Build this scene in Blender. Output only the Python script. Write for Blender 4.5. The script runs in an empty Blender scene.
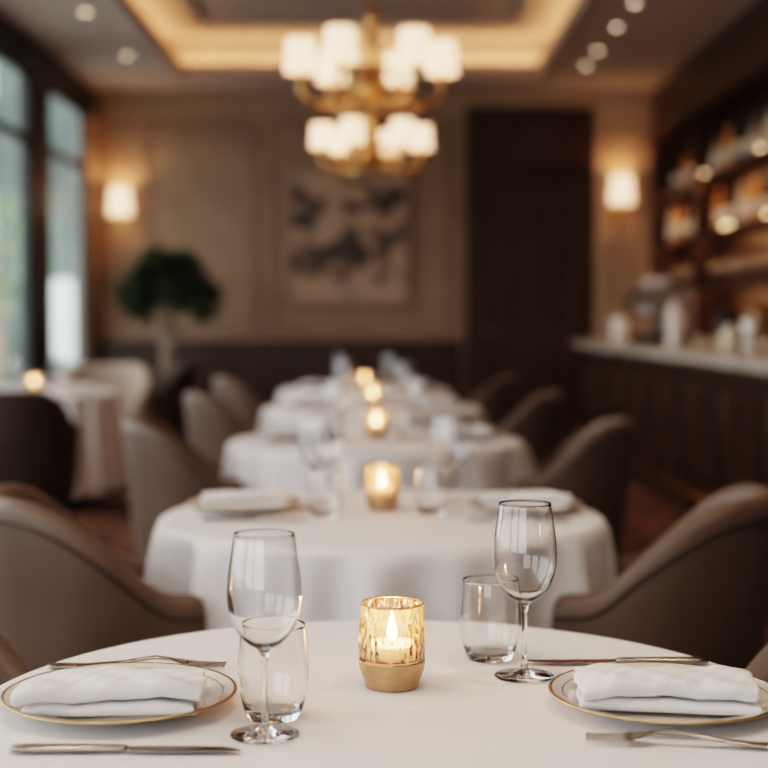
import bpy, math, random, bmesh
from mathutils import Vector, Matrix
random.seed(7)
scene = bpy.context.scene
PI = math.pi
F = 1426.0

# ------------------------------------------------------------------ materials
def mat(name, c1, c2=None, scale=8.0, rough=0.5, metal=0.0, bump=0.0, bscale=None, detail=4.0,
        trans=0.0, ior=1.45, emis=None, estr=0.0, sheen=0.0, coat=0.0, vary=0.12, kind='NOISE', stretch=None, spec=None):
    m = bpy.data.materials.new(name)
    m.use_nodes = True
    nt = m.node_tree
    b = nt.nodes['Principled BSDF']
    if c2 is None:
        c2 = tuple(max(0, x * (1 - vary)) for x in c1)
    tc = nt.nodes.new('ShaderNodeTexCoord')
    mp = nt.nodes.new('ShaderNodeMapping')
    if stretch: mp.inputs['Scale'].default_value = stretch
    nt.links.new(tc.outputs['Object'], mp.inputs['Vector'])
    if kind == 'NOISE':
        n = nt.nodes.new('ShaderNodeTexNoise'); n.inputs['Scale'].default_value = scale
        n.inputs['Detail'].default_value = detail
        fac = n.outputs[0]
    elif kind == 'VORONOI':
        n = nt.nodes.new('ShaderNodeTexVoronoi'); n.inputs['Scale'].default_value = scale
        fac = n.outputs['Distance']
    nt.links.new(mp.outputs[0], n.inputs['Vector'])
    r = nt.nodes.new('ShaderNodeValToRGB')
    r.color_ramp.elements[0].position = 0.35; r.color_ramp.elements[1].position = 0.65
    r.color_ramp.elements[0].color = (*c1, 1); r.color_ramp.elements[1].color = (*c2, 1)
    nt.links.new(fac, r.inputs[0])
    nt.links.new(r.outputs[0], b.inputs['Base Color'])
    b.inputs['Roughness'].default_value = rough
    b.inputs['Metallic'].default_value = metal
    b.inputs['Transmission Weight'].default_value = trans
    b.inputs['IOR'].default_value = ior
    b.inputs['Sheen Weight'].default_value = sheen
    b.inputs['Coat Weight'].default_value = coat
    if spec is not None: b.inputs['Specular IOR Level'].default_value = spec
    if emis:
        b.inputs['Emission Color'].default_value = (*emis, 1)
        b.inputs['Emission Strength'].default_value = estr
    if bump > 0:
        n2 = nt.nodes.new('ShaderNodeTexNoise'); n2.inputs['Scale'].default_value = bscale or scale * 6
        n2.inputs['Detail'].default_value = 3
        nt.links.new(mp.outputs[0], n2.inputs['Vector'])
        bp = nt.nodes.new('ShaderNodeBump'); bp.inputs['Strength'].default_value = bump
        bp.inputs['Distance'].default_value = 0.004
        nt.links.new(n2.outputs[0], bp.inputs['Height'])
        nt.links.new(bp.outputs[0], b.inputs['Normal'])
    return m

def thin_glass(name, tint=(1, 1, 1), translucent=0.0, tcol=(1, .8, .5), bumpscale=0, bump=0.3, gl=1.0, rough=0.02):
    m = bpy.data.materials.new(name); m.use_nodes = True
    nt = m.node_tree; nt.nodes.clear()
    out = nt.nodes.new('ShaderNodeOutputMaterial')
    tr = nt.nodes.new('ShaderNodeBsdfTransparent'); tr.inputs[0].default_value = (*tint, 1)
    go = nt.nodes.new('ShaderNodeBsdfGlossy'); go.inputs['Roughness'].default_value = rough
    go.inputs['Color'].default_value = (gl, gl * .9, gl * .8, 1)
    lw = nt.nodes.new('ShaderNodeFresnel'); lw.inputs['IOR'].default_value = 1.5
    mx = nt.nodes.new('ShaderNodeMixShader')
    nt.links.new(lw.outputs[0], mx.inputs[0])
    base = tr.outputs[0]
    if bumpscale:
        tc = nt.nodes.new('ShaderNodeTexCoord')
        mp = nt.nodes.new('ShaderNodeMapping'); mp.inputs['Scale'].default_value = (1, 1, .45)
        v = nt.nodes.new('ShaderNodeTexVoronoi'); v.inputs['Scale'].default_value = bumpscale
        nt.links.new(tc.outputs['Object'], mp.inputs[0]); nt.links.new(mp.outputs[0], v.inputs['Vector'])
    if translucent > 0:
        tl = nt.nodes.new('ShaderNodeBsdfTranslucent'); tl.inputs[0].default_value = (*tcol, 1)
        m2 = nt.nodes.new('ShaderNodeMixShader')
        if bumpscale:
            mm = nt.nodes.new('ShaderNodeMapRange'); mm.inputs['From Max'].default_value = 0.6
            mm.inputs['To Min'].default_value = translucent * .3; mm.inputs['To Max'].default_value = min(1, translucent * 2.2)
            nt.links.new(v.outputs['Distance'], mm.inputs['Value'])
            nt.links.new(mm.outputs[0], m2.inputs[0])
        else:
            m2.inputs[0].default_value = translucent
        nt.links.new(tr.outputs[0], m2.inputs[1]); nt.links.new(tl.outputs[0], m2.inputs[2])
        base = m2.outputs[0]
    if bumpscale:
        bp = nt.nodes.new('ShaderNodeBump'); bp.inputs['Strength'].default_value = bump; bp.inputs['Distance'].default_value = 0.004
        nt.links.new(v.outputs['Distance'], bp.inputs['Height'])
        nt.links.new(bp.outputs[0], go.inputs['Normal']); nt.links.new(bp.outputs[0], lw.inputs['Normal'])
    nt.links.new(base, mx.inputs[1]); nt.links.new(go.outputs[0], mx.inputs[2])
    nt.links.new(mx.outputs[0], out.inputs[0])
    return m

def pane_mat():
    m = bpy.data.materials.new('window_pane'); m.use_nodes = True
    nt = m.node_tree; nt.nodes.clear()
    out = nt.nodes.new('ShaderNodeOutputMaterial')
    tr = nt.nodes.new('ShaderNodeBsdfTransparent'); tr.inputs[0].default_value = (.97, .99, .99, 1)
    go = nt.nodes.new('ShaderNodeBsdfGlossy'); go.inputs['Roughness'].default_value = .01
    mx = nt.nodes.new('ShaderNodeMixShader'); mx.inputs[0].default_value = .05
    nt.links.new(tr.outputs[0], mx.inputs[1]); nt.links.new(go.outputs[0], mx.inputs[2]); nt.links.new(mx.outputs[0], out.inputs[0])
    return m

M = {}
M['cloth'] = mat('white_linen', (.83, .795, .785), (.79, .757, .747), 3, .85, bump=.12, bscale=350, sheen=.15)
M['napkin'] = mat('napkin_linen', (.86, .83, .82), (.82, .79, .78), 9, .9, bump=.35, bscale=420, sheen=.2)
M['porcelain'] = mat('porcelain', (.74, .71, .68), vary=.03, rough=.15, coat=.5)
M['gold'] = mat('gold_rim', (.66, .45, .24), vary=.1, rough=.3, metal=1)
M['brass'] = mat('brass', (.58, .36, .16), (.46, .28, .12), 6, .28, metal=1)
M['goldcup'] = mat('brushed_gold', (.66, .45, .28), (.54, .36, .21), 30, .33, metal=1, bump=.1, bscale=200)
M['steel'] = mat('cutlery_steel', (.38, .33, .30), (.30, .26, .24), 20, .24, metal=1)
M['glass'] = mat('clear_glass', (1, 1, 1), (1, 1, 1), 5, 0.0, trans=1, ior=1.5)
M['chair'] = mat('taupe_leather', (.150, .100, .074), (.118, .078, .057), 5, .5, bump=.25, bscale=120, sheen=.05)
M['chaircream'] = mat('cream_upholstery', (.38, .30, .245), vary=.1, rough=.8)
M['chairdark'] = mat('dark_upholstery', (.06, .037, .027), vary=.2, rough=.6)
M['seam'] = mat('seam_piping', (.075, .048, .034), vary=.1, rough=.6)
M['darkwood'] = mat('dark_walnut', (.064, .029, .018), (.042, .019, .011), 4, .35, stretch=(6, 6, .6))
M['doorwood'] = mat('door_walnut', (.080, .037, .022), (.054, .025, .015), 4, .45, stretch=(6, 6, .6))
M['wallbeige'] = mat('beige_wallcovering', (.33, .235, .165), (.28, .198, .138), 3, .85, bump=.1, bscale=60)
M['ceil'] = mat('ceiling_plaster', (.46, .39, .34), vary=.05, scale=2, rough=.9)
M['tray'] = mat('tray_plaster', (.46, .37, .30), vary=.05, scale=2, rough=.9)
M['pilaster'] = mat('taupe_pilaster', (.38, .275, .195), vary=.08, scale=3, rough=.8)
M['frame'] = mat('window_frame_paint', (.03, .034, .036), vary=.1, rough=.4)
M['carpet'] = mat('patterned_carpet', (.20, .09, .055), (.07, .033, .022), 5, .95, kind='VORONOI', bump=.3, bscale=150)
M['marble'] = mat('counter_marble', (.60, .53, .46), (.48, .42, .36), 3, .25, detail=8)
M['candlewax'] = mat('candle_wax', (.85, .74, .62), vary=.05, rough=.5, emis=(1, .62, .38), estr=.3)  # weak emission puts the flame's glow into the wax colour
M['flame'] = mat('flame', (1, .7, .3), vary=.0, emis=(1, .68, .36), estr=24)
M['wick'] = mat('wick', (.02, .015, .01), rough=.9)
M['shade'] = mat('lit_lampshade', (.8, .66, .52), vary=.05, rough=.9, emis=(1, .60, .37), estr=1.9)
M['bulb'] = mat('warm_bulb', (1, .8, .5), vary=.0, emis=(1, .66, .40), estr=14)
M['glowdot'] = mat('glow_dot', (1, .8, .5), vary=.0, emis=(1, .62, .34), estr=6)
M['led'] = mat('shelf_led', (1, .7, .4), vary=0, emis=(1, .54, .26), estr=24)
M['leaf'] = mat('leaf_green', (.05, .08, .04), (.085, .115, .06), 9, .5)
M['bark'] = mat('pale_bark', (.38, .29, .22), vary=.3, rough=.9)
M['planter'] = mat('dark_planter', (.06, .05, .045), vary=.2, rough=.6)
M['soil'] = mat('soil', (.03, .02, .012), vary=.3, rough=1)
M['white'] = mat('white_ceramic', (.78, .73, .68), vary=.04, rough=.3)
M['machine'] = mat('machine_steel', (.5, .46, .42), vary=.1, rough=.3, metal=.9)
M['black'] = mat('black_plastic', (.015, .014, .014), vary=.1, rough=.35)
M['bamber'] = mat('amber_bottle', (.45, .17, .04), vary=.2, rough=.1, emis=(1, .4, .1), estr=.12)  # slight emission imitates backlight glowing through the bottle
M['bdark'] = mat('dark_bottle', (.03, .028, .018), vary=.2, rough=.1)
M['bclear'] = mat('pale_bottle', (.52, .42, .32), vary=.2, rough=.1)
M['stem'] = mat('shelf_glass', (.26, .19, .13), vary=.2, rough=.08, coat=.5)
M['label'] = mat('bottle_label', (.8, .71, .58), vary=.15, rough=.7)
M['votive'] = thin_glass('votive_ribbed_glass', (1, .95, .89), .06, (1, .74, .52), 130, 1.0, 1.0, .05)
M['pane'] = pane_mat()
M['facade'] = mat('pale_facade', (.85, .88, .85), (.6, .65, .62), .9, .9, detail=2)
M['facadedark'] = mat('dark_facade', (.13, .16, .15), (.07, .09, .085), .8, .9)
M['hedge'] = mat('tree_leaves', (.12, .18, .09), (.35, .42, .28), 2.5, .9)
M['pave'] = mat('pavement', (.55, .54, .52), vary=.2, scale=1, rough=.9)
M['dl'] = mat('downlight_lens', (1, .9, .7), vary=0, emis=(1, .74, .52), estr=5)

def painting_mat():
    m = bpy.data.materials.new('ink_painting'); m.use_nodes = True
    nt = m.node_tree; b = nt.nodes['Principled BSDF']; b.inputs['Roughness'].default_value = .8
    tc = nt.nodes.new('ShaderNodeTexCoord')
    n = nt.nodes.new('ShaderNodeTexNoise'); n.inputs['Scale'].default_value = 3.0; n.inputs['Detail'].default_value = 5
    n.inputs['Distortion'].default_value = .8
    mp = nt.nodes.new('ShaderNodeMapping'); mp.inputs['Location'].default_value = (2.3, 0, 1.4)
    nt.links.new(tc.outputs['Object'], mp.inputs[0]); nt.links.new(mp.outputs[0], n.inputs['Vector'])
    g = nt.nodes.new('ShaderNodeVectorMath'); g.operation = 'LENGTH'
    mp2 = nt.nodes.new('ShaderNodeMapping'); mp2.inputs['Rotation'].default_value = (0, .6, 0)
    mp2.inputs['Scale'].default_value = (.9, 1, 1.5)
    nt.links.new(tc.outputs['Object'], mp2.inputs[0]); nt.links.new(mp2.outputs[0], g.inputs[0])
    s = nt.nodes.new('ShaderNodeMath'); s.operation = 'MULTIPLY_ADD'; s.inputs[1].default_value = -.17
    nt.links.new(g.outputs['Value'], s.inputs[0]); nt.links.new(n.outputs[0], s.inputs[2])
    r = nt.nodes.new('ShaderNodeValToRGB')
    e = r.color_ramp.elements
    e[0].position = .37; e[0].color = (.44, .315, .225, 1)
    e[1].position = .50; e[1].color = (.085, .066, .055, 1)
    x = e.new(.43); x.color = (.25, .18, .135, 1)
    nt.links.new(s.outputs[0], r.inputs[0]); nt.links.new(r.outputs[0], b.inputs['Base Color'])
    return m
M['paint'] = painting_mat()

# ------------------------------------------------------------------ mesh builder
def catmull(pts, sub=4):
    out = []
    n = len(pts)
    for i in range(n - 1):
        p0 = pts[max(i - 1, 0)]; p1 = pts[i]; p2 = pts[i + 1]; p3 = pts[min(i + 2, n - 1)]
        for k in range(sub):
            t = k / sub
            out.append(tuple(0.5 * ((2 * b) + (-a + c) * t + (2 * a - 5 * b + 4 * c - d) * t * t + (-a + 3 * b - 3 * c + d) * t ** 3)
                             for a, b, c, d in zip(p0, p1, p2, p3)))
    out.append(tuple(pts[-1]))
    return out

class MB:
    def __init__(s): s.v = []; s.f = []; s.m = []; s.sm = []; s.mats = []
    def mi(s, key):
        if key not in s.mats: s.mats.append(key)
        return s.mats.index(key)
    def face(s, idx, k, smooth): s.f.append(idx); s.m.append(k); s.sm.append(smooth)
    def box(s, x0, x1, y0, y1, z0, z1, key, T=None):
        k = s.mi(key); b = len(s.v)
        for p in [(x0,y0,z0),(x1,y0,z0),(x1,y1,z0),(x0,y1,z0),(x0,y0,z1),(x1,y0,z1),(x1,y1,z1),(x0,y1,z1)]:
            s.v.append(tuple(T @ Vector(p)) if T else p)
        for q in [(0,3,2,1),(4,5,6,7),(0,1,5,4),(1,2,6,5),(2,3,7,6),(3,0,4,7)]:
            s.face([b + i for i in q], k, False)
    def lathe(s, prof, key, c=(0,0,0), seg=32, keys=None, sx=1, sy=1):
        k = s.mi(key); rings = []
        for (r, z) in prof:
            if r <= 1e-6:
                s.v.append((c[0], c[1], c[2] + z)); rings.append([len(s.v) - 1])
            else:
                b = len(s.v)
                for i in range(seg):
                    a = 2 * PI * i / seg
                    s.v.append((c[0] + sx * r * math.cos(a), c[1] + sy * r * math.sin(a), c[2] + z))
                rings.append(list(range(b, b + seg)))
        for j in range(len(rings) - 1):
            A, B = rings[j], rings[j + 1]
            kk = s.mi(keys[j]) if keys else k
            for i in range(seg):
                i2 = (i + 1) % seg
                if len(A) == 1 and len(B) == 1: continue
                if len(A) == 1: s.face([A[0], B[i2], B[i]], kk, True)
                elif len(B) == 1: s.face([A[i], A[i2], B[0]], kk, True)
                else: s.face([A[i], A[i2], B[i2], B[i]], kk, True)
    def tube(s, pts, rad, key, seg=8):
        k = s.mi(key); rings = []
        P = [Vector(p) for p in pts]
        up = Vector((0, 0, 1))
        for i, p in enumerate(P):
            t = (P[min(i + 1, len(P) - 1)] - P[max(i - 1, 0)]).normalized()
            ref = up if abs(t.dot(up)) < .95 else Vector((1, 0, 0))
            a = t.cross(ref).normalized(); b2 = a.cross(t).normalized()
            r = rad[i] if isinstance(rad, (list, tuple)) else rad
            b = len(s.v)
            for j in range(seg):
                an = 2 * PI * j / seg
                s.v.append(tuple(p + a * (r * math.cos(an)) + b2 * (r * math.sin(an))))
            rings.append(list(range(b, b + seg)))
        s.stitch(rings, k)
    def stitch(s, rings, k, closed=True, cap=True):
        for A, B in zip(rings[:-1], rings[1:]):
            n = len(A)
            for i in range(n if closed else n - 1):
                j = (i + 1) % n
                s.face([A[i], A[j], B[j], B[i]], k, True)
        if cap:
            s.face(list(reversed(rings[0])), k, True); s.face(list(rings[-1]), k, True)
    def loft(s, sections, key, seg=12):
        k = s.mi(key); rings = []
        for (x, y, z, w, h) in sections:
            b = len(s.v)
            for j in range(seg):
                a = 2 * PI * j / seg
                s.v.append((x, y + w * math.cos(a), z + h * math.sin(a)))
            rings.append(list(range(b, b + seg)))
        s.stitch(rings, k)
    def mesh(s, name, recalc=True):
        me = bpy.data.meshes.new(name)
        me.from_pydata(s.v, [], s.f)
        for key in s.mats: me.materials.append(M[key])
        me.polygons.foreach_set('material_index', s.m)
        me.polygons.foreach_set('use_smooth', s.sm)
        me.update()
        if recalc:
            bm = bmesh.new(); bm.from_mesh(me)
            bmesh.ops.recalc_face_normals(bm, faces=bm.faces)
            bm.to_mesh(me); bm.free()
        return me
    def obj(s, name, loc=(0,0,0), parent=None, bevel=0, subsurf=0, rot=0):
        return place(s.mesh(name), name, loc, parent, bevel, subsurf, rot)

def place(me, name, loc=(0,0,0), parent=None, bevel=0, subsurf=0, rot=0, solid=0, sc=1):
    o = bpy.data.objects.new(name, me)
    scene.collection.objects.link(o)
    o.location = loc; o.rotation_euler = (0, 0, rot)
    if sc != 1: o.scale = (sc, sc, sc)
    if parent: o.parent = parent
    if solid:
        q = o.modifiers.new('solid', 'SOLIDIFY'); q.thickness = solid; q.offset = 0
    if bevel:
        q = o.modifiers.new('bevel', 'BEVEL'); q.width = bevel; q.segments = 3; q.limit_method = 'ANGLE'
    if subsurf:
        q = o.modifiers.new('sub', 'SUBSURF'); q.levels = subsurf; q.render_levels = subsurf
    return o

def empty(name, loc=(0,0,0), rot=0):
    o = bpy.data.objects.new(name, None); scene.collection.objects.link(o)
    o.empty_display_size = .1
    o.location = loc; o.rotation_euler = (0, 0, rot); return o

def sstep(x): x = max(0, min(1, x)); return x * x * (3 - 2 * x)

# ------------------------------------------------------------------ room
XL, XR, YB, YF, H = -3.0, 3.15, 15.0, -3.0, 3.58
b = MB(); b.box(XL - .1, XR + .2, YF - .2, YB + .2, -.1, 0, 'carpet'); b.obj('floor')
TX0, TX1, TY0, TY1 = -2.0, 1.53, 2.5, 13.9
b = MB()
b.box(XL - .1, TX0, YF - .2, YB + .2, H, H + .06, 'ceil')
b.box(TX1, XR + .2, YF - .2, YB + .2, H, H + .06, 'ceil')
b.box(TX0, TX1, YF - .2, TY0, H, H + .06, 'ceil')
b.box(TX0, TX1, TY1, YB + .2, H, H + .06, 'ceil')
LG = .16; ZT = H + .36
b.box(TX0 - LG, TX1 + LG, TY0 - LG, TY1 + LG, ZT, ZT + .05, 'tray')
b.box(TX0 - LG - .05, TX0 - LG, TY0 - LG, TY1 + LG, H + .06, ZT, 'tray')
b.box(TX1 + LG, TX1 + LG + .05, TY0 - LG, TY1 + LG, H + .06, ZT, 'tray')
b.box(TX0 - LG, TX1 + LG, TY0 - LG - .05, TY0 - LG, H + .06, ZT, 'tray')
b.box(TX0 - LG, TX1 + LG, TY1 + LG, TY1 + LG + .05, H + .06, ZT, 'tray')
b.obj('ceiling')
b = MB()
for (x0, x1, y0, y1) in [(TX0 - .01, TX0 + .05, TY0, TY1), (TX1 - .05, TX1 + .01, TY0, TY1), (TX0, TX1, TY0 - .01, TY0 + .05), (TX0, TX1, TY1 - .05, TY1 + .01)]:
    b.box(x0, x1, y0, y1, H - .03, H + .10, 'ceil')
b.obj('trim_1', bevel=.008)
b = MB()
IX0, IX1, IY0, IY1 = TX0 + .34, TX1 - .34, TY0 + .5, TY1 - 1.0
b.box(IX0, IX1, IY0, IY1, ZT - .05, ZT, 'ceil')
for (x0, x1, y0, y1) in [(IX0 - .04, IX0 + .05, IY0, IY1), (IX1 - .05, IX1 + .04, IY0, IY1), (IX0, IX1, IY0 - .04, IY0 + .05), (IX0, IX1, IY1 - .05, IY1 + .04)]:
    b.box(x0, x1, y0, y1, ZT - .09, ZT, 'ceil')
b.obj('trim_2', bevel=.008)

# left wall with windows
spans = [(12.9, 14.5), (9.5, 12.2), (6.4, 9.1), (3.3, 6.0), (.2, 2.9), (-2.9, -.2)]
SILL, WT = .66, 3.32
b = MB()
WX = XL - .1
b.box(WX, XL, YF - .2, YB + .2, 0, SILL, 'darkwood')
b.box(WX, XL, YF - .2, YB + .2, WT, H, 'frame')
b.box(WX, XL, 14.5, YB + .2, SILL, WT, 'pilaster')
ys = sorted(spans)
for a, c in zip(ys[:-1], ys[1:]): b.box(WX, XL, a[1], c[0], SILL, WT, 'frame')
b.box(WX, XL, YF - .2, ys[0][0], SILL, WT, 'frame')
b.obj('wall_left')
b = MB(); b.box(XL, XL + .16, YF, 14.5, SILL, SILL + .04, 'marble'); b.obj('window_sill', bevel=.005)
for i, (y0, y1) in enumerate(spans):
    b = MB()
    t = .05
    x0, x1 = XL - .07, XL - .02
    b.box(x0, x1, y0, y0 + t, SILL, WT, 'frame'); b.box(x0, x1, y1 - t, y1, SILL, WT, 'frame')
    b.box(x0, x1, y0 + t, y1 - t, SILL, SILL + t, 'frame'); b.box(x0, x1, y0 + t, y1 - t, WT - t, WT, 'frame')
    b.box(x0, x1, y0 + t, y1 - t, 2.70, 2.78, 'frame')
    k = b.mi('pane'); n0 = len(b.v); xp = XL - .045
    b.v += [(xp, y0 + t, SILL + t), (xp, y1 - t, SILL + t), (xp, y1 - t, WT - t), (xp, y0 + t, WT - t)]
    b.face([n0, n0 + 1, n0 + 2, n0 + 3], k, False)
    b.obj('window_%d' % (i + 1))

# front wall (behind camera) with an added, unseen window on its left for fill
b = MB()
FX0, FX1 = -2.6, 0.2
b.box(XL - .1, XR + .2, YF - .2, YF, 0, .7, 'darkwood'); b.box(XL - .1, XR + .2, YF - .2, YF, 3.1, H, 'pilaster')
b.box(XL - .1, FX0, YF - .2, YF, .7, 3.1, 'pilaster'); b.box(FX1, XR + .2, YF - .2, YF, .7, 3.1, 'pilaster')
b.obj('wall_front')
b = MB()
for x in (FX0, -1.23, FX1 - .06): b.box(x, x + .06, YF - .14, YF - .04, .7, 3.1, 'frame')
b.box(FX0 + .06, FX1 - .06, YF - .14, YF - .04, 2.5, 2.56, 'frame')
b.obj('window_7')

# back wall
b = MB(); b.box(XL - .1, XR + .2, YB, YB + .2, 0, H, 'wallbeige'); b.obj('wall_back')
b = MB(); b.box(XR, XR + .2, YF - .2, YB, 0, H, 'darkwood'); b.obj('wall_right')
b = MB()
b.box(XL, .80, YB - .04, YB, 0, .93, 'darkwood'); b.box(XL, .80, YB - .07, YB, .93, 1.0, 'darkwood')
x = XL + .15
while x < .6:
    x1 = min(x + .85, .72)
    for q in [(x, x1, .2, .23), (x, x1, .78, .81)]: b.box(q[0], q[1], YB - .055, YB - .04, q[2], q[3], 'darkwood')
    b.box(x, x + .03, YB - .055, YB - .04, .23, .78, 'darkwood'); b.box(x1 - .03, x1, YB - .055, YB - .04, .23, .78, 'darkwood')
    x += .95
b.obj('trim_3', bevel=.004)
b = MB()
b.box(XL, XR, YB - .12, YB, H - .16, H, 'pilaster'); b.box(XL, XR, YB - .06, YB, H - .26, H - .16, 'pilaster')
b.obj('trim_4', bevel=.01)
b = MB()
def rect_trim(b, x0, x1, z0, z1, key, w=.035, d=.025):
    b.box(x0, x1, YB - d, YB, z0, z0 + w, key); b.box(x0, x1, YB - d, YB, z1 - w, z1, key)
    b.box(x0, x0 + w, YB - d, YB, z0 + w, z1 - w, key); b.box(x1 - w, x1, YB - d, YB, z0 + w, z1 - w, key)
rect_trim(b, -2.5, -1.35, 1.1, 3.2, 'wallbeige'); rect_trim(b, -1.2, .68, 1.1, 3.2, 'wallbeige')
b.obj('trim_5', bevel=.005)
b = MB()
b.box(.85, 1.01, YB - .08, YB, 0, H - .16, 'darkwood'); b.box(1.96, 2.17, YB - .08, YB, 0, H - .16, 'darkwood')
b.box(1.01, 1.96, YB - .08, YB, 2.6, H - .16, 'darkwood')
b.box(1.0, 1.97, YB - .11, YB - .08, 2.6, 2.68, 'doorwood'); b.box(.95, 1.01, YB - .11, YB - .08, 0, 2.68, 'doorwood'); b.box(1.96, 2.02, YB - .11, YB - .08, 0, 2.68, 'doorwood')
b.box(1.08, 1.9, YB - .095, YB - .08, 2.8, 3.3, 'doorwood')
b.obj('trim_6', bevel=.006)
b = MB()
b.box(1.015, 1.955, YB - .05, YB - .005, 0.01, 2.595, 'doorwood')
for (z0, z1) in [(.2, 1.0), (1.15, 2.45)]:
    for (x0, x1) in [(1.12, 1.44), (1.53, 1.85)]:
        b.box(x0, x1, YB - .065, YB - .05, z0, z1, 'darkwood')
b.lathe([(0, 0), (.02, 0), (.025, .02), (.02, .04), (0, .045)], 'brass', (1.09, YB - .09, 1.08), 12)
b.obj('door_1', bevel=.008)
b = MB(); b.box(2.2, 2.78, YB - .1, YB, 0, H - .16, 'pilaster')
b.box(2.28, 2.70, YB - .115, YB - .1, 1.2, 3.2, 'wallbeige'); b.obj('trim_7', bevel=.006)

# painting
b = MB()
px, pz, pw, ph = -.37, 2.07, .60, .67
b.box(-pw, pw, -.01, .01, -ph, ph, 'paint')
for q in [(-pw - .035, pw + .035, -ph - .035, -ph), (-pw - .035, pw + .035, ph, ph + .035), (-pw - .035, -pw, -ph, ph), (pw, pw + .035, -ph, ph)]:
    b.box(q[0], q[1], -.03, .015, q[2], q[3], 'bark')
b.obj('framed_painting', (px, YB - .02, pz), bevel=.004)

# ------------------------------------------------------------------ exterior
b = MB(); b.box(-40, XL - .1, -20, 45, -.2, -.1, 'pave'); b.obj('street_pavement')
b = MB()
b.box(-16, -6.5, 26, 27, -.1, 9, 'facade')
for i in range(5):
    for j in range(3):
        b.box(-15.5 + i * 1.9, -14.6 + i * 1.9, 25.95, 26, 1 + j * 2.6, 2.6 + j * 2.6, 'facadedark')
b.box(-16, -6.5, 25.7, 26, 3.0, 3.2, 'facade')
b.obj('neighbour_building')
b = MB(); b.box(-6.5, -3.6, 24, 27, -.1, 9, 'facadedark'); b.box(-6.0, -5.2, 23.95, 24, .5, 1.9, 'facade'); b.obj('dark_backdrop')  # dark block added outside so the far pane looks dim
def leaves(b, c, rx, ry, rz, n, size, key):
    k = b.mi(key)
    for _ in range(n):
        while True:
            p = Vector((random.uniform(-1, 1), random.uniform(-1, 1), random.uniform(-1, 1)))
            if .35 < p.length < 1: break
        q = Vector((c[0] + p.x * rx, c[1] + p.y * ry, c[2] + p.z * rz))
        d = (p.normalized() + Vector([random.uniform(-.8, .8) for _ in range(3)])).normalized()
        s2 = d.cross(Vector((0, 0, 1)) + Vector([random.uniform(-.3, .3) for _ in range(3)])).normalized()
        u = size * random.uniform(.7, 1.3); i = len(b.v)
        nn = d.cross(s2) * (u * .12)
        b.v += [tuple(q), tuple(q + d * u * .45 + s2 * u * .26 - nn), tuple(q + d * u), tuple(q + d * u * .45 - s2 * u * .26 - nn)]
        b.face([i, i + 1, i + 2, i + 3], k, False)
b = MB()
b.tube([(-5.2, 19, 0.01), (-5.15, 19, 1.4), (-5.2, 19, 2.4)], [.12, .09, .05], 'bark')
leaves(b, (-5.1, 19, 2.2), .7, .7, .7, 260, .22, 'hedge'); b.obj('street_tree', (0, 0, -.1))

# ------------------------------------------------------------------ chair
def chair_parts():
    parts = []
    b = MB(); k = b.mi('chair')
    a_, bb, ys_, yf = .238, .215, -.02, .135
    path = []
    for i in range(5): path.append((a_, yf + (ys_ - yf) * i / 5, 1, 0))
    for i in range(21):
        t = PI * i / 20
        nx, ny = math.cos(t) / a_, -math.sin(t) / bb
        l = math.hypot(nx, ny)
        path.append((a_ * math.cos(t), ys_ - bb * math.sin(t), nx / l, ny / l))
    for i in range(4, -1, -1): path.append((-a_, yf + (ys_ - yf) * i / 5, -1, 0))
    rings = []; seam = []
    def do(p, tsc=1, dz=0, fwd=0):
        x, y, nx, ny = p
        s = sstep((-y + .10) / .30)
        top = .645 + .20 * s - dz
        lean = .035 + .02 * s
        t = (.034 + .006 * (1 - s)) * tsc
        zb = .23; zi = .36
        pts = [(-t, zi), (-t, (zi + top) / 2), (-t, top - .05), (-t * .95, top - .02), (-t * .55, top - .004), (0, top), (t * .55, top - .004), (t * .95, top - .02),
               (t, top - .06), (t, .45), (t, .33), (t * .8, zb), (-t * .8, zb)]
        idx = []
        for (n, z) in pts:
            o = n + lean * max(0, (z - .3) / .5) - .012
            b.v.append((x + nx * o, y + ny * o + fwd, z)); idx.append(len(b.v) - 1)
        rings.append(idx)
        o = t + lean * max(0, (top - .05 - .3) / .5) - .011
        seam.append((x + nx * o, y + ny * o + fwd, top - .045))
    do(path[0], .45, .03, .028); do(path[0], .85, .008, .016)
    for p in path: do(p)
    do(path[-1], .85, .008, .016); do(path[-1], .45, .03, .028)
    b.stitch(rings, k)
    parts.append(('back_shell', b.mesh('chair_shell'), 1))
    b = MB(); b.tube(seam[1:-1], .0035, 'seam', 6)
    parts.append(('piping', b.mesh('chair_piping'), 0))
    b = MB(); k = b.mi('chair'); rings = []
    def outline(sc, z):
        idx = []
        for i in range(40):
            t = 2 * PI * i / 40
            c, s = math.cos(t), math.sin(t)
            ex = .35 if s > 0 else .8
            x = .198 * math.copysign(abs(c) ** ex, c); y = (.215 if s > 0 else .2) * math.copysign(abs(s) ** (.35 if s > 0 else .8), s)
            b.v.append((x * sc, (y) * sc + .0, z)); idx.append(len(b.v) - 1)
        return idx
    for sc, z in [(.9, .28), (.97, .285), (1, .31), (1, .345), (.975, .352), (1, .36), (1.01, .39), (1, .42), (.95, .442), (.8, .452), (.4, .458)]:
        rings.append(outline(sc, z))
    b.stitch(rings, k)
    parts.append(('seat', b.mesh('chair_seat'), 0))
    b = MB()
    for sx in (-1, 1):
        for y in (-.15, .15):
            n0 = len(b.v)
            b.lathe([(0, 0), (.011, 0), (.019, .29), (0, .29)], 'darkwood', (0, 0, 0), 10)
            for i in range(n0, len(b.v)):
                v = b.v[i]; f = 1 - v[2] / .29
                b.v[i] = (v[0] + sx * (.17 + .035 * f), v[1] + y + (.03 * f if y > 0 else -.04 * f), v[2])
    parts.append(('legs', b.mesh('chair_legs'), 0))
    return parts
CP = chair_parts()
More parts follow.
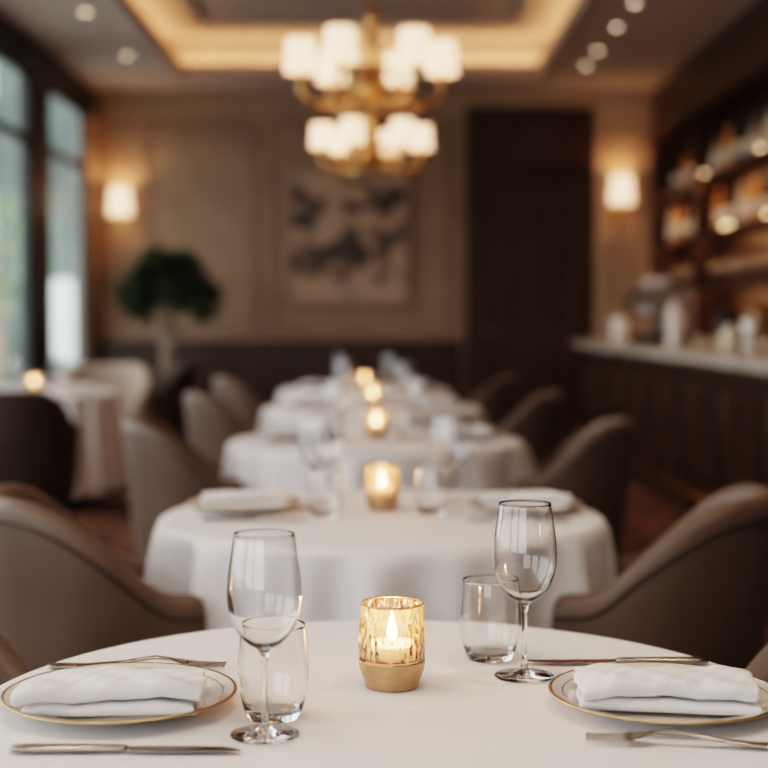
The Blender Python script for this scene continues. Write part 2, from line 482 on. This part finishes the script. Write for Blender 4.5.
def variant(parts, key):
    out = []
    for n, me, s in parts:
        m2 = me.copy()
        for i, mm in enumerate(m2.materials):
            if mm == M['chair']: m2.materials[i] = M[key]
        out.append((n, m2, s))
    return out
CPC, CPD = variant(CP, 'chaircream'), variant(CP, 'chairdark')
def chair(x, y, face, parts=CP, sc=(1, 1, 1)):
    e = empty('dining_chair', (x, y, 0), face)
    e.scale = sc
    for n, me, s in parts: place(me, n, parent=e, subsurf=s)
def chair_at(cx, cy, c, phi, side, twist=0.0, parts=CP, sc=(.95, .93, 1)):
    x = cx + side * c * math.cos(phi); y = cy - c * math.sin(phi)
    d = math.atan2(cy - y, cx - x) + side * twist
    chair(x, y, d - PI / 2, parts, sc)

# ------------------------------------------------------------------ round tables
def table(x, y, R, hem=.50, seed=0):
    rnd = random.Random(seed)
    e = empty('dining_table', (x, y, 0))
    b = MB(); k = b.mi('cloth'); N = 320
    ph = [rnd.uniform(0, 2 * PI) for _ in range(4)]
    nf = [15, 23, 8, 34]; am = [1, .7, .5, .2]
    rings = []
    prof = [(0, .75)] + [(R * t, .75) for t in (.2, .4, .6, .8, .93, .975)] + [(R * .99, .749), (R * 1.0, .746), (R + .005, .740), (R + .008, .73)]
    nd = 14
    for i in range(1, nd + 1): prof.append((R + .008, .73 - (.73 - hem) * i / nd))
    for (r, z) in prof:
        if r == 0: b.v.append((0, 0, z)); rings.append([0]); continue
        base = len(b.v)
        f = max(0, (.74 - z) / (.74 - hem)) if z < .735 else 0
        f2 = f ** .6
        for j in range(N):
            a = 2 * PI * j / N
            w = sum(A * math.sin(n * a + p + .9 * math.sin(3 * a + p)) for A, n, p in zip(am, nf, ph)) / 1.5
            w = w if w > 0 else w * .9
            rr = r + f2 * (.040 * w + .012) * (hem < .4 and 1.2 or 1.0)
            zz = z + (f * .006 * math.sin(5 * a + ph[0]))
            b.v.append((rr * math.cos(a), rr * math.sin(a), zz))
        rings.append(list(range(base, base + N)))
    for j in range(N): b.face([rings[0][0], rings[1][(j + 1) % N], rings[1][j]], k, True)
    b.stitch(rings[1:], k, cap=False)
    place(b.mesh('tablecloth'), 'tablecloth', parent=e)
    b = MB()
    b.lathe([(0, .72), (R - .05, .72), (R - .04, .725), (R - .03, .742), (0, .742)], 'darkwood', seg=64)
    b.lathe([(0, 0), (.22, 0), (.23, .015), (.21, .03), (.08, .06), (.045, .1), (.04, .4), (.05, .66), (.12, .72), (0, .72)], 'darkwood', seg=32)
    place(b.mesh('pedestal'), 'pedestal', parent=e)
    return e

# ------------------------------------------------------------------ tableware meshes
def wine_mesh():
    o = catmull([(.0385, .0016), (.034, .0030), (.018, .0048), (.0075, .0085), (.0042, .018), (.0035, .04), (.0034, .07), (.0042, .088), (.0085, .0965),
                 (.020, .104), (.031, .117), (.0385, .135), (.0412, .155), (.0400, .178), (.0370, .2), (.0335, .2245)], 5)
    i = catmull([(.0329, .2245), (.0364, .2), (.0393, .178), (.0405, .155), (.0378, .1355), (.0302, .118), (.0192, .1062), (.008, .1005), (.002, .0995)], 5)
    b = MB(); b.lathe([(0, 0), (.0375, 0)] + o + [(.0332, .2251)] + i + [(0, .0995)], 'glass', seg=64)
    return b.mesh('wine_glass')
def tumbler_mesh():
    o = catmull([(.0285, 0), (.031, .002), (.0355, .015), (.0405, .04), (.0412, .06), (.0395, .085), (.0375, .108)], 5)
    i = catmull([(.0367, .108), (.0387, .085), (.0403, .06), (.0395, .04), (.034, .016), (.026, .0095), (.01, .0085)], 5)
    b = MB(); b.lathe([(0, .0005)] + o + [(.0371, .1086)] + i + [(0, .0085)], 'glass', seg=64)
    return b.mesh('water_tumbler')
def plate_mesh():
    p = [(0, .003), (.07, .003), (.075, 0), (.08, 0), (.084, .004), (.115, .010), (.136, .0165), (.1385, .0175), (.139, .019), (.137, .020), (.1345, .0195), (.130, .0182),
         (.1225, .0160), (.1212, .0156), (.115, .0136), (.100, .0092), (.094, .0075), (0, .0070)]
    keys = ['porcelain'] * (len(p) - 1)
    for i in range(6, 10): keys[i] = 'gold'
    keys[12] = 'gold'
    b = MB(); b.lathe(p, 'porcelain', seg=96, keys=keys); return b.mesh('dinner_plate')
def napkin_mesh(seed=1):
    rnd = random.Random(seed)
    pts = []
    def arc(cy, cz, r, a0, a1, n=7):
        for i in range(n + 1):
            a = a0 + (a1 - a0) * i / n; pts.append((cy + r * math.cos(a), cz + r * math.sin(a)))
    L = .056
    def lay(y0, y1, z, z1=None, n=9):
        z1 = z if z1 is None else z1
        for i in range(n + 1):
            t = i / n
            y = y0 + (y1 - y0) * t; pts.append((y, z + (z1 - z) * t + .0010 * math.sin(y * 60 + z * 400)))
    lay(L - .004, -L + .004, .003, .003)
    arc(-L + .004, .0085, .0055, -PI / 2, -PI * 1.5, 8)
    lay(-L + .004, L - .004, .014, .013)
    arc(L - .004, .0165, .0035, -PI / 2, PI / 2, 5)
    lay(L - .004, -L + .008, .020, .0195)
    arc(-L + .006, .0290, .0092, -PI / 2, -PI * 1.5, 8)
    lay(-L + .008, L - .006, .0385, .029)
    arc(L - .006, .0165, .0125, PI / 2, -PI / 3, 8)
    NX = 36; W = .098
    b = MB(); k = b.mi('napkin'); rings = []
    q = [rnd.uniform(0, 6) for _ in range(6)]
    for i in range(NX + 1):
        u = -1 + 2 * i / NX; idx = []
        for j, (y, z) in enumerate(pts):
            t = j / len(pts)
            edge = (abs(u) ** 5)
            h = z / .03
            zz = z * (1 - .15 * edge) + h * (.0022 * math.sin(u * 4 + q[0] + y * 25) + .0014 * math.sin(u * 10 + y * 60 + q[1]) + .0008 * math.sin(u * 23 - y * 90 + q[4]))
            yy = y + .004 * math.sin(u * 3 + q[2] + t * 5) * h + u * .006 * (1 if t > .55 else -.5)
            xx = u * (W + .004 * math.sin(t * 9 + q[3]) + (.004 if t > .6 else 0)) + .0025 * math.sin(y * 60 + q[5])
            b.v.append((xx, yy, zz)); idx.append(len(b.v) - 1)
        rings.append(idx)
    b.stitch(rings, k, closed=False, cap=False)
    return b.mesh('cloth_napkin')
def fork_mesh():
    b = MB()
    S = [(-.105, .004, .0035), (-.1035, .009, .0015), (-.095, .0105, .0018), (-.06, .0085, .002), (-.02, .005, .0022), (.02, .0032, .0024), (.036, .004, .0022), (.046, .009, .0014), (.054, .0125, .0012), (.062, .0128, .0011)]
    def zz(x): return .003 + .010 * math.exp(-((x - .02) / .04) ** 2) + .002 * max(0, (x - .06) / .045)
    b.loft([(x, 0, zz(x), w, min(h, .0024)) for x, w, h in S], 'steel')
    for i in range(4):
        y = -.0105 + .007 * i
        b.loft([(x, y * (1 if x < .09 else .97), zz(x), w, .001) for x, w in [(.058, .0026), (.07, .0021), (.088, .0018), (.1, .0013), (.104, .0006)]], 'steel', 8)
    return b.mesh('dinner_fork')
def knife_mesh():
    b = MB()
    b.loft([(-.122, 0, .0045, .004, .002), (-.120, 0, .0045, .008, .0036), (-.10, 0, .0045, .0092, .004), (-.05, 0, .0045, .0078, .0042), (-.005, 0, .0045, .006, .004), (.002, 0, .0045, .0055, .0032)], 'steel')
    b.loft([(.0, 0, .004, .005, .002), (.008, .0, .004, .0085, .0012), (.03, .0006, .0035, .0105, .001), (.08, .001, .0035, .0108, .0009), (.105, .0, .0035, .009, .0008), (.119, -.003, .0035, .005, .0007), (.124, -.006, .0035, .001, .0005)], 'steel')
    return b.mesh('table_knife')
WG, TU, PL, FK, KN = wine_mesh(), tumbler_mesh(), plate_mesh(), fork_mesh(), knife_mesh()
NK = [napkin_mesh(s) for s in (1, 5, 9)]
def votive_meshes():
    out = []
    b = MB()
    b.lathe(catmull([(0.0001, 0), (.030, 0), (.0335, .002), (.0345, .006), (.0365, .012), (.0405, .022), (.0418, .033)], 3) + [(.0422, .0345), (.0415, .0355), (.040, .0345), (.038, .025), (.033, .014), (0, .013)], 'goldcup', seg=64)
    out.append(('gold_base', b.mesh('votive_base')))
    b = MB()
    prof = catmull([(.0395, .036), (.0415, .042), (.0418, .06), (.0408, .08), (.0398, .092), (.0392, .1035)], 4)
    inn = [(r - .002, z) for r, z in reversed(prof)]
    b.lathe(prof + [(.0384, .1046)] + inn, 'votive', seg=64)
    out.append(('glass_shade', b.mesh('votive_glass')))
    b = MB(); b.lathe([(.0386, .1040), (.0396, .1052), (.0386, .1060), (.0375, .1048), (.0386, .1040)], 'goldcup', seg=48)
    out.append(('gold_rim', b.mesh('votive_rim')))
    b = MB()
    b.lathe([(0, .015), (.0305, .015), (.0325, .02), (.0335, .048), (.033, .053), (.031, .055), (.029, .0525), (0, .0515)], 'candlewax', seg=40)
    b.tube([(0, 0, .051), (0.0005, 0, .060)], .0009, 'wick', 6)
    out.append(('candle', b.mesh('votive_candle')))
    b = MB()
    b.lathe(catmull([(0.0001, .057), (.0040, .060), (.0066, .066), (.0060, .074), (.0034, .084), (.0010, .093), (.0001, .096)], 4), 'flame', seg=16)
    out.append(('flame', b.mesh('votive_flame')))
    return out
VM = votive_meshes()
def votive(x, y, z=.7505, power=.6):
    e = empty('votive_candle_holder', (x, y, z))
    for n, me in VM: place(me, n, parent=e)
    L = bpy.data.lights.new('candle_light', 'POINT'); L.energy = power; L.color = (1, .56, .28); L.shadow_soft_size = .008
    o = bpy.data.objects.new('candle_light', L); scene.collection.objects.link(o); o.parent = e; o.location = (0, 0, .100)
def setting(kind, x, y, z=.7505, rot=0, i=0):
    if kind == 'wine': place(WG, 'wine_glass', (x, y, z), rot=rot)
    if kind == 'tumbler': place(TU, 'water_tumbler', (x, y, z), rot=rot)
    if kind == 'plate': place(PL, 'dinner_plate', (x, y, z), rot=rot)
    if kind == 'napkin': place(NK[i], 'cloth_napkin', (x, y, z + .0105), rot=rot, solid=.0032, subsurf=1)
    if kind == 'fork': place(FK, 'dinner_fork', (x, y, z + .0006), rot=rot, sc=1.12)
    if kind == 'knife': place(KN, 'table_knife', (x, y, z + .0008), rot=rot)

# ---- foreground table
table(0, 1.68, .50, seed=1)
votive(.010, 1.775)
setting('wine', -.132, 1.562); setting('tumbler', -.128, 1.633)
setting('wine', .181, 1.822); setting('tumbler', .144, 1.920)
setting('plate', -.314, 1.68); setting('napkin', -.314, 1.648, rot=.07, i=0)
setting('plate', .335, 1.68); setting('napkin', .330, 1.660, rot=-.12, i=1)
setting('fork', -.325, 1.863, rot=-.02)
setting('knife', -.275, 1.496, rot=.0)
setting('knife', .312, 1.887, rot=PI + .01)
setting('fork', .335, 1.520, rot=PI - .14)
# ---- the other tables
TB = [(-.005, 3.36, .52), (-.03, 5.45, .56), (-.06, 7.5, .57), (-.13, 9.5, .56)]
for i, (x, y, R) in enumerate(TB):
    table(x, y, R, seed=2 + i)
    votive(x + .0, y + .08)
    setting('plate', x - .335, y + .08); setting('napkin', x - .33, y + .07, rot=.1, i=2)
    setting('plate', x + .345, y + .06); setting('napkin', x + .35, y + .06, rot=-.12, i=0)
    setting('wine', x - .160, y + .10); setting('wine', x - .135, y + .20); setting('tumbler', x - .135, y - .02)
    setting('wine', x + .160, y + .10); setting('wine', x + .185, y + .20); setting('tumbler', x + .120, y + .01)
    setting('fork', x - .33, y + .255, rot=0); setting('knife', x - .29, y - .12, rot=.02)
    setting('knife', x + .35, y + .25, rot=PI); setting('fork', x + .31, y - .13, rot=PI)
# chairs
chair_at(0, 1.68, .64, -.30, -1, .0); chair_at(0, 1.68, .64, -.28, 1, .0)
chair_at(TB[0][0], TB[0][1], .635, .40, -1, .06); chair_at(TB[0][0], TB[0][1], .625, .40, 1, .06)
for (x, y, R), off in zip(TB[1:], (.11, .13, .16)):
    chair_at(x, y, R + off, .25, -1, .1); chair_at(x, y, R + off + .02, .25, 1, .1)
# ---- left side table group
table(-2.22, 9.25, .47, hem=.12, seed=11)
votive(-2.25, 9.15)
setting('plate', -1.98, 9.2); setting('napkin', -1.98, 9.2, rot=.2, i=1)
setting('wine', -2.15, 9.38); setting('wine', -2.4, 9.35); setting('tumbler', -2.15, 9.0)
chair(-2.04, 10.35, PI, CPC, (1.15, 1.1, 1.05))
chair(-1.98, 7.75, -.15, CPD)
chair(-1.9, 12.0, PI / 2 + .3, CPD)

# ------------------------------------------------------------------ potted tree
e = empty('potted_ficus_tree', (-2.0, 13.2, 0))
b = MB()
b.lathe([(0, 0), (.2, 0), (.21, .02), (.26, .55), (.27, .57), (.25, .58), (.235, .55), (.23, .52), (0, .52)], 'planter', seg=32)
b.lathe([(0, .525), (.23, .525)], 'soil', seg=24)
b.obj('planter', parent=e)
b = MB()
for dx, dy in [(-.04, 0), (.05, .03), (0, -.05)]:
    b.tube(catmull([(dx, dy, .5), (-dx * .8, dy, .8), (dx * 1.2, -dy, 1.1), (dx * 2.5, dy * 2, 1.45)], 5), .042, 'bark')
b.obj('trunk', parent=e)
b = MB()
leaves(b, (0, 0, 1.56), .30, .33, .18, 420, .13, 'leaf')
for c in [(-.30, 0, 1.48), (.28, -.05, 1.50), (-.1, -.1, 1.70), (.14, 0, 1.68), (-.24, .1, 1.38), (.32, 0, 1.38)]:
    leaves(b, c, .15, .17, .12, 130, .13, 'leaf')
b.obj('foliage', parent=e)

# ------------------------------------------------------------------ bar
e = empty('bar_counter', (0, 0, 0))
BX, BY0, BY1 = 1.96, 4.6, 14.2
b = MB()
b.box(BX + .05, 2.48, BY0 + .05, BY1 - .05, 0.12, .94, 'darkwood')
b.box(BX + .12, 2.45, BY0 + .1, BY1 - .1, 0, .12, 'black')
b.box(BX - .03, BX + .12, BY0, BY1, .0, .10, 'darkwood')
y = BY0 + .12
while y < BY1 - .5:
    y1 = y + .86
    for (a0, a1, z0, z1) in [(y, y1, .2, .23), (y, y1, .83, .86), (y, y + .03, .23, .83), (y1 - .03, y1, .23, .83)]:
        b.box(BX + .03, BX + .05, a0, a1, z0, z1, 'doorwood')
    b.box(BX + .042, BX + .05, y + .07, y1 - .07, .28, .288, 'brass'); b.box(BX + .042, BX + .05, y + .07, y1 - .07, .772, .78, 'brass')
    b.box(BX + .042, BX + .05, y + .07, y + .078, .288, .772, 'brass'); b.box(BX + .042, BX + .05, y1 - .078, y1 - .07, .288, .772, 'brass')
    y += .96
b.obj('base_cabinet', parent=e, bevel=.004)
b = MB(); b.box(BX - .08, 2.54, BY0 - .05, BY1 + .02, .94, 1.015, 'marble'); b.obj('counter_slab', parent=e, bevel=.01)
b = MB(); b.tube([(BX - .12, BY0 + .1, .17), (BX - .12, BY1 - .1, .17)], .018, 'brass', 12)
for i in range(9): b.tube([(BX - .12, BY0 + .4 + i * 1.1, .17), (BX + .06, BY0 + .4 + i * 1.1, .17)], .01, 'brass', 8)
b.obj('foot_rail', parent=e)

# back bar shelving
e = empty('backbar_shelving', (0, 0, 0))
SX = 2.82; SY0, SY1 = 6.0, 14.75
b = MB()
b.box(SX, XR, SY1, SY1 + .1, 0, 3.3, 'darkwood'); b.box(SX, XR, SY0, SY0 + .1, 0, 3.3, 'darkwood')
b.box(SX - .05, XR, SY0, SY1 + .1, 3.1, H - .02, 'darkwood'); b.box(SX - .08, XR, SY0, SY1 + .1, 3.05, 3.12, 'darkwood')
b.box(SX - .12, XR, SY0 + .1, SY1, 0, .98, 'darkwood'); b.box(SX - .14, XR, SY0 + .1, SY1, .98, 1.02, 'marble')
for y in (8.2, 13.0): b.box(SX, XR, y, y + .06, 1.02, 3.1, 'darkwood')
SH = [1.50, 1.98, 2.49]
for z in SH:
    b.box(SX + .01, XR - .005, SY0 + .1, SY1, z - .03, z, 'doorwood')
    b.box(SX, SX + .012, SY0 + .1, SY1, z - .06, z, 'doorwood')
b.box(XR - .02, XR - .001, SY0 + .1, SY1, 1.02, 3.1, 'doorwood')
b.obj('shelves', parent=e, bevel=.003)
b = MB()
for z in SH + [3.1]:
    b.box(SX + .016, SX + .028, SY0 + .15, SY1 - .05, z - .042, z - .032, 'led')
b.obj('led_strips', parent=e)
b = MB()
rnd = random.Random(3)
def bottle(b, x, y, z, h, r, key):
    p = [(0, 0), (r * .95, 0), (r, .008), (r, h * .2), (r * 1.01, h * .21), (r * 1.01, h * .45), (r, h * .46), (r, h * .56), (r * .8, h * .64), (r * .34, h * .72), (r * .28, h * .93), (r * .36, h * .94), (r * .36, h), (0, h)]
    keys = [key] * (len(p) - 1); keys[4] = 'label'; keys[11] = 'black'; keys[12] = 'black'
    b.lathe(p, key, (x, y, z), 14, keys)
for zi, z in enumerate(SH[1:]):
    y = SY0 + .25
    cyc = 0
    while y < SY1 - .12:
        if min(abs(y - q - .03) for q in (8.2, 13.0)) > .1:
            key = ['bclear', 'bdark', 'label', 'bamber', 'bclear', 'bdark', 'bamber'][cyc % 7]; cyc += rnd.choice((1, 1, 2))
            bottle(b, SX + .13 + rnd.uniform(-.015, .015), y, z + .001, rnd.uniform(.34, .42), rnd.uniform(.048, .060), key)
        y += rnd.uniform(.34, .50)
b.obj('liquor_bottles')
b = MB()
y = SY0 + .25
while y < SY1 - .12:
    if min(abs(y - q - .03) for q in (8.2, 13.0)) > .1:
        b.lathe([(0, 0), (.035, 0), (.035, .003), (.004, .01), (.004, .09), (.03, .11), (.04, .15), (.034, .21), (.033, .21), (.038, .15), (.029, .112), (0, .1)], 'stem', (SX + .12, y, SH[0] + .001), 14)
    y += .26
b.obj('shelf_stemware')
b = MB()
for (y, z) in [(10.65, 1.98), (12.0, 1.98), (11.8, 1.98), (10.85, 2.49), (12.75, 2.49), (8.7, 1.98)]:
    b.lathe([(0, 0), (.014, 0), (.015, .028), (.012, .032), (0, .032)], 'glowdot', (SX + .028, y, z + .001), 14)
b.obj('shelf_glow_dots')  # small glowing bodies made up for the light spots among the bottles

# things on the bar
CZ = 1.0155
e = empty('espresso_machine', (2.27, 11.7, CZ))
b = MB()
b.box(-.2, .2, -.3, .3, 0, .08, 'black'); b.box(-.02, .2, -.3, .3, .08, .3, 'machine'); b.box(-.22, .2, -.32, .32, .3, .44, 'machine')
b.box(-.18, .18, -.28, .28, .44, .47, 'machine')
for y in (-.15, .15):
    b.lathe([(0, 0), (.035, 0), (.035, .06), (0, .06)], 'machine', (-.12, y, .24), 16)
    b.tube([(-.12, y, .25), (-.26, y, .24)], .012, 'black')
for i in range(6): b.lathe([(0, 0), (.02, 0), (.032, .06), (.029, .06), (.018, .005), (0, .005)], 'white', (-.1 + (i % 2) * .1, -.2 + (i // 2) * .18, .471), 14)
b.obj('body', parent=e, bevel=.008)
b = MB(); b.lathe([(0, 0), (.055, 0), (.062, .01), (.062, .25), (.05, .285), (.03, .3), (.03, .33), (0, .335)], 'white', seg=24)
b.tube([(0, .06, .25), (0, .1, .23), (0, .1, .1), (0, .062, .07)], .008, 'black')
b.obj('ceramic_carafe', (2.10, 10.3, CZ))
b = MB(); b.lathe([(0, 0), (.06, 0), (.075, .02), (.085, .22), (.08, .22), (.07, .02), (0, .015)], 'white', seg=24); b.obj('ceramic_canister', (2.15, 13.0, CZ))
b = MB(); b.lathe([(0, 0), (.05, 0), (.055, .1), (.05, .13), (.02, .15), (.02, .17), (0, .17)], 'label', seg=20); b.obj('sugar_jar', (2.06, 8.5, CZ))
b = MB(); b.lathe([(0, 0), (.06, 0), (.07, .05), (.07, .22), (.04, .26), (.045, .28), (0, .29)], 'black', seg=20); b.obj('coffee_grinder', (2.3, 9.6, CZ))
b = MB(); b.lathe([(0, 0), (.06, 0), (.05, .03), (.07, .1), (.075, .22), (.05, .24), (.015, .26), (0, .27)], 'machine', seg=20); b.obj('cocktail_shaker', (2.3, 8.9, CZ))
b = MB(); b.lathe([(0, 0), (.03, 0), (.035, .09), (.033, .09), (.028, .005), (0, .005)], 'bclear', seg=20)
me = b.mesh('bar_tumbler')
for (x, y) in [(2.1, 9.5), (2.15, 9.2), (2.12, 7.9), (2.2, 8.2), (2.4, 8.0)]: place(me, 'bar_tumbler', (x, y, CZ))

# ------------------------------------------------------------------ sconces
def sconce(x, y, z):
    e = empty('wall_sconce', (x, y, z))
    b = MB()
    b.box(-.05, .05, -.02, 0, -.30, -.02, 'brass')
    b.tube(catmull([(0, -.02, -.2), (0, -.1, -.27), (0, -.18, -.24), (0, -.18, -.14)], 5), .012, 'brass')
    b.lathe([(0, -.15), (.03, -.15), (.04, -.13), (.012, -.12), (.012, -.04), (0, -.04)], 'brass', (0, -.18, 0), 16)
    b.obj('bracket', parent=e)
    b = MB(); b.lathe([(.125, -.14), (.105, .15), (.101, .15), (.121, -.14), (.125, -.14)], 'shade', (0, -.18, 0), 32); b.obj('shade', parent=e)
    b = MB(); b.lathe([(0, -.04), (.022, -.02), (.026, .02), (0, .05)], 'bulb', (0, -.18, 0), 12); b.obj('bulb', parent=e)
    L = bpy.data.lights.new('sconce_lamp', 'POINT'); L.energy = 6; L.color = (1, .6, .32); L.shadow_soft_size = .03
    o = bpy.data.objects.new('sconce_lamp', L); scene.collection.objects.link(o); o.parent = e; o.location = (0, -.18, .10)
sconce(-2.73, YB, 2.43); sconce(2.44, YB - .1 - .016, 2.54)

# ------------------------------------------------------------------ chandelier
CX, CY = -.06, 7.0
e = empty('chandelier', (CX, CY, 0))
b = MB()
b.lathe(catmull([(.0001, 1.925), (.02, 1.935), (.03, 1.955), (.012, 1.97), (.045, 1.99), (.052, 2.02), (.03, 2.06), (.018, 2.12), (.03, 2.18), (.018, 2.24), (.05, 2.28), (.07, 2.33), (.04, 2.39),
                 (.018, 2.46), (.03, 2.55), (.018, 2.62), (.035, 2.68), (.012, 2.72), (.009, 2.9)], 3), 'brass', seg=24)
b.tube([(0, 0, 2.9), (0, 0, ZT - .07)], .009, 'brass', 10)
b.lathe([(0, ZT - .051), (.08, ZT - .051), (.075, ZT - .07), (.02, ZT - .1), (0, ZT - .1)], 'brass', seg=24)
b.obj('stem', parent=e)
arms = MB(); sh = MB(); bl = MB()
def tier(n, R, z, sr, shh, off, dip):
    for i in range(n):
        a = 2 * PI * i / n + off; ca, sa = math.cos(a), math.sin(a)
        P = catmull([(.03, z - .02), (.10, z - dip * .8), (R * .62, z - dip), (R * .92, z - dip * .7), (R, z - .02), (R, z + .03)], 5)
        arms.tube([(r * ca, r * sa, zz) for r, zz in P], .010, 'brass', 8)
        P = catmull([(.03, z + .05), (.08, z + .08), (R * .55, z + .02), (R * .62, z - dip * .6), (R * .55, z - dip * .8)], 4)
        arms.tube([(r * ca, r * sa, zz) for r, zz in P], .006, 'brass', 6)
        arms.lathe([(0, -.0), (.016, .0), (.036, .012), (.034, .016), (.012, .012), (.011, .06), (0, .06)], 'brass', (R * ca, R * sa, z + .02), 16)
        c = (R * ca, R * sa, z + .06)
        sh.lathe([(sr, 0), (sr * .95, shh * .5), (sr * .88, shh), (sr * .85, shh), (sr * .92, shh * .5), (sr * .97, 0), (sr, 0)], 'shade', c, 28)
        bl.lathe([(0, .03), (.013, .045), (.016, .07), (.0, .10)], 'bulb', c, 10)
tier(6, .345, 2.35, .078, .155, .10, .10)
tier(6, .240, 1.985, .060, .115, .14, .045)
arms.obj('arms', parent=e); sh.obj('shades', parent=e); bl.obj('bulbs', parent=e)

# ------------------------------------------------------------------ lights
def area(name, loc, rot, sx, sy, power, col):
    L = bpy.data.lights.new(name, 'AREA'); L.shape = 'RECTANGLE'; L.size = sx; L.size_y = sy; L.energy = power; L.color = col
    o = bpy.data.objects.new(name, L); scene.collection.objects.link(o); o.location = loc; o.rotation_euler = rot
WARM = (1, .58, .31)
up = (PI, 0, 0)
LY = TY1 - TY0
area('cove_light', (TX0 - .09, (TY0 + TY1) / 2, H + .075), up, .04, LY, 34, WARM)
area('cove_light', (TX1 + .09, (TY0 + TY1) / 2, H + .075), up, .04, LY, 34, WARM)
area('cove_light', ((TX0 + TX1) / 2, TY1 + .09, H + .075), up, TX1 - TX0, .04, 14, WARM)
area('cove_light', ((TX0 + TX1) / 2, TY0 - .09, H + .075), up, TX1 - TX0, .04, 10, WARM)
def downlight(x, y, power=22, z=H, col=(1, .73, .50)):
    e = empty('recessed_downlight', (x, y, z))
    b = MB(); b.lathe([(.035, -.001), (.05, -.001), (.051, -.008), (.035, -.006), (.035, -.001)], 'white', seg=24); b.obj('bezel', parent=e)
    b = MB(); b.lathe([(0, -.003), (.035, -.003)], 'dl', seg=20); b.obj('lens', parent=e)
    L = bpy.data.lights.new('downlight_spot', 'SPOT'); L.energy = power; L.color = col; L.spot_size = 2.3; L.spot_blend = .9; L.shadow_soft_size = .05
    o = bpy.data.objects.new('downlight_spot', L); scene.collection.objects.link(o); o.parent = e; o.location = (0, 0, -.02)
for y in (1.2, 3.8, 6.3, 8.8, 11.1, 12.9): downlight(-2.3, y, 26)  # nearer fittings are unseen, added to extend the row as room light
for y in (1.2, 3.8, 6.3, 8.8, 10.8, 11.65, 12.66, 13.4): downlight(1.88, y, 24)  # near end of this row is added out of view for light
for x in (-.9, .0, .9): downlight(x, .9, 24, col=(1, .84, .70)); downlight(x, 1.9, 26, col=(1, .84, .70))  # unseen lamps added above the foreground table to brighten it

# world
w = bpy.data.worlds.new('World'); scene.world = w; w.use_nodes = True
nt = w.node_tree; bg = nt.nodes['Background']
bg.inputs[0].default_value = (.95, .98, 1.0, 1); bg.inputs[1].default_value = 2.8

# camera
cam = bpy.data.cameras.new('camera'); co = bpy.data.objects.new('camera', cam); scene.collection.objects.link(co)
co.location = (0, 0, 1.21); co.rotation_euler = (PI / 2 - math.atan(64 / F), 0, 0)
cam.sensor_width = 36; cam.lens = 36 * F / 768
cam.dof.use_dof = True; cam.dof.focus_distance = 1.76; cam.dof.aperture_fstop = 2.6
cam.clip_start = .05
scene.camera = co
scene.view_settings.view_transform = 'Filmic'
scene.view_settings.look = 'High Contrast'
scene.view_settings.exposure = 0.18
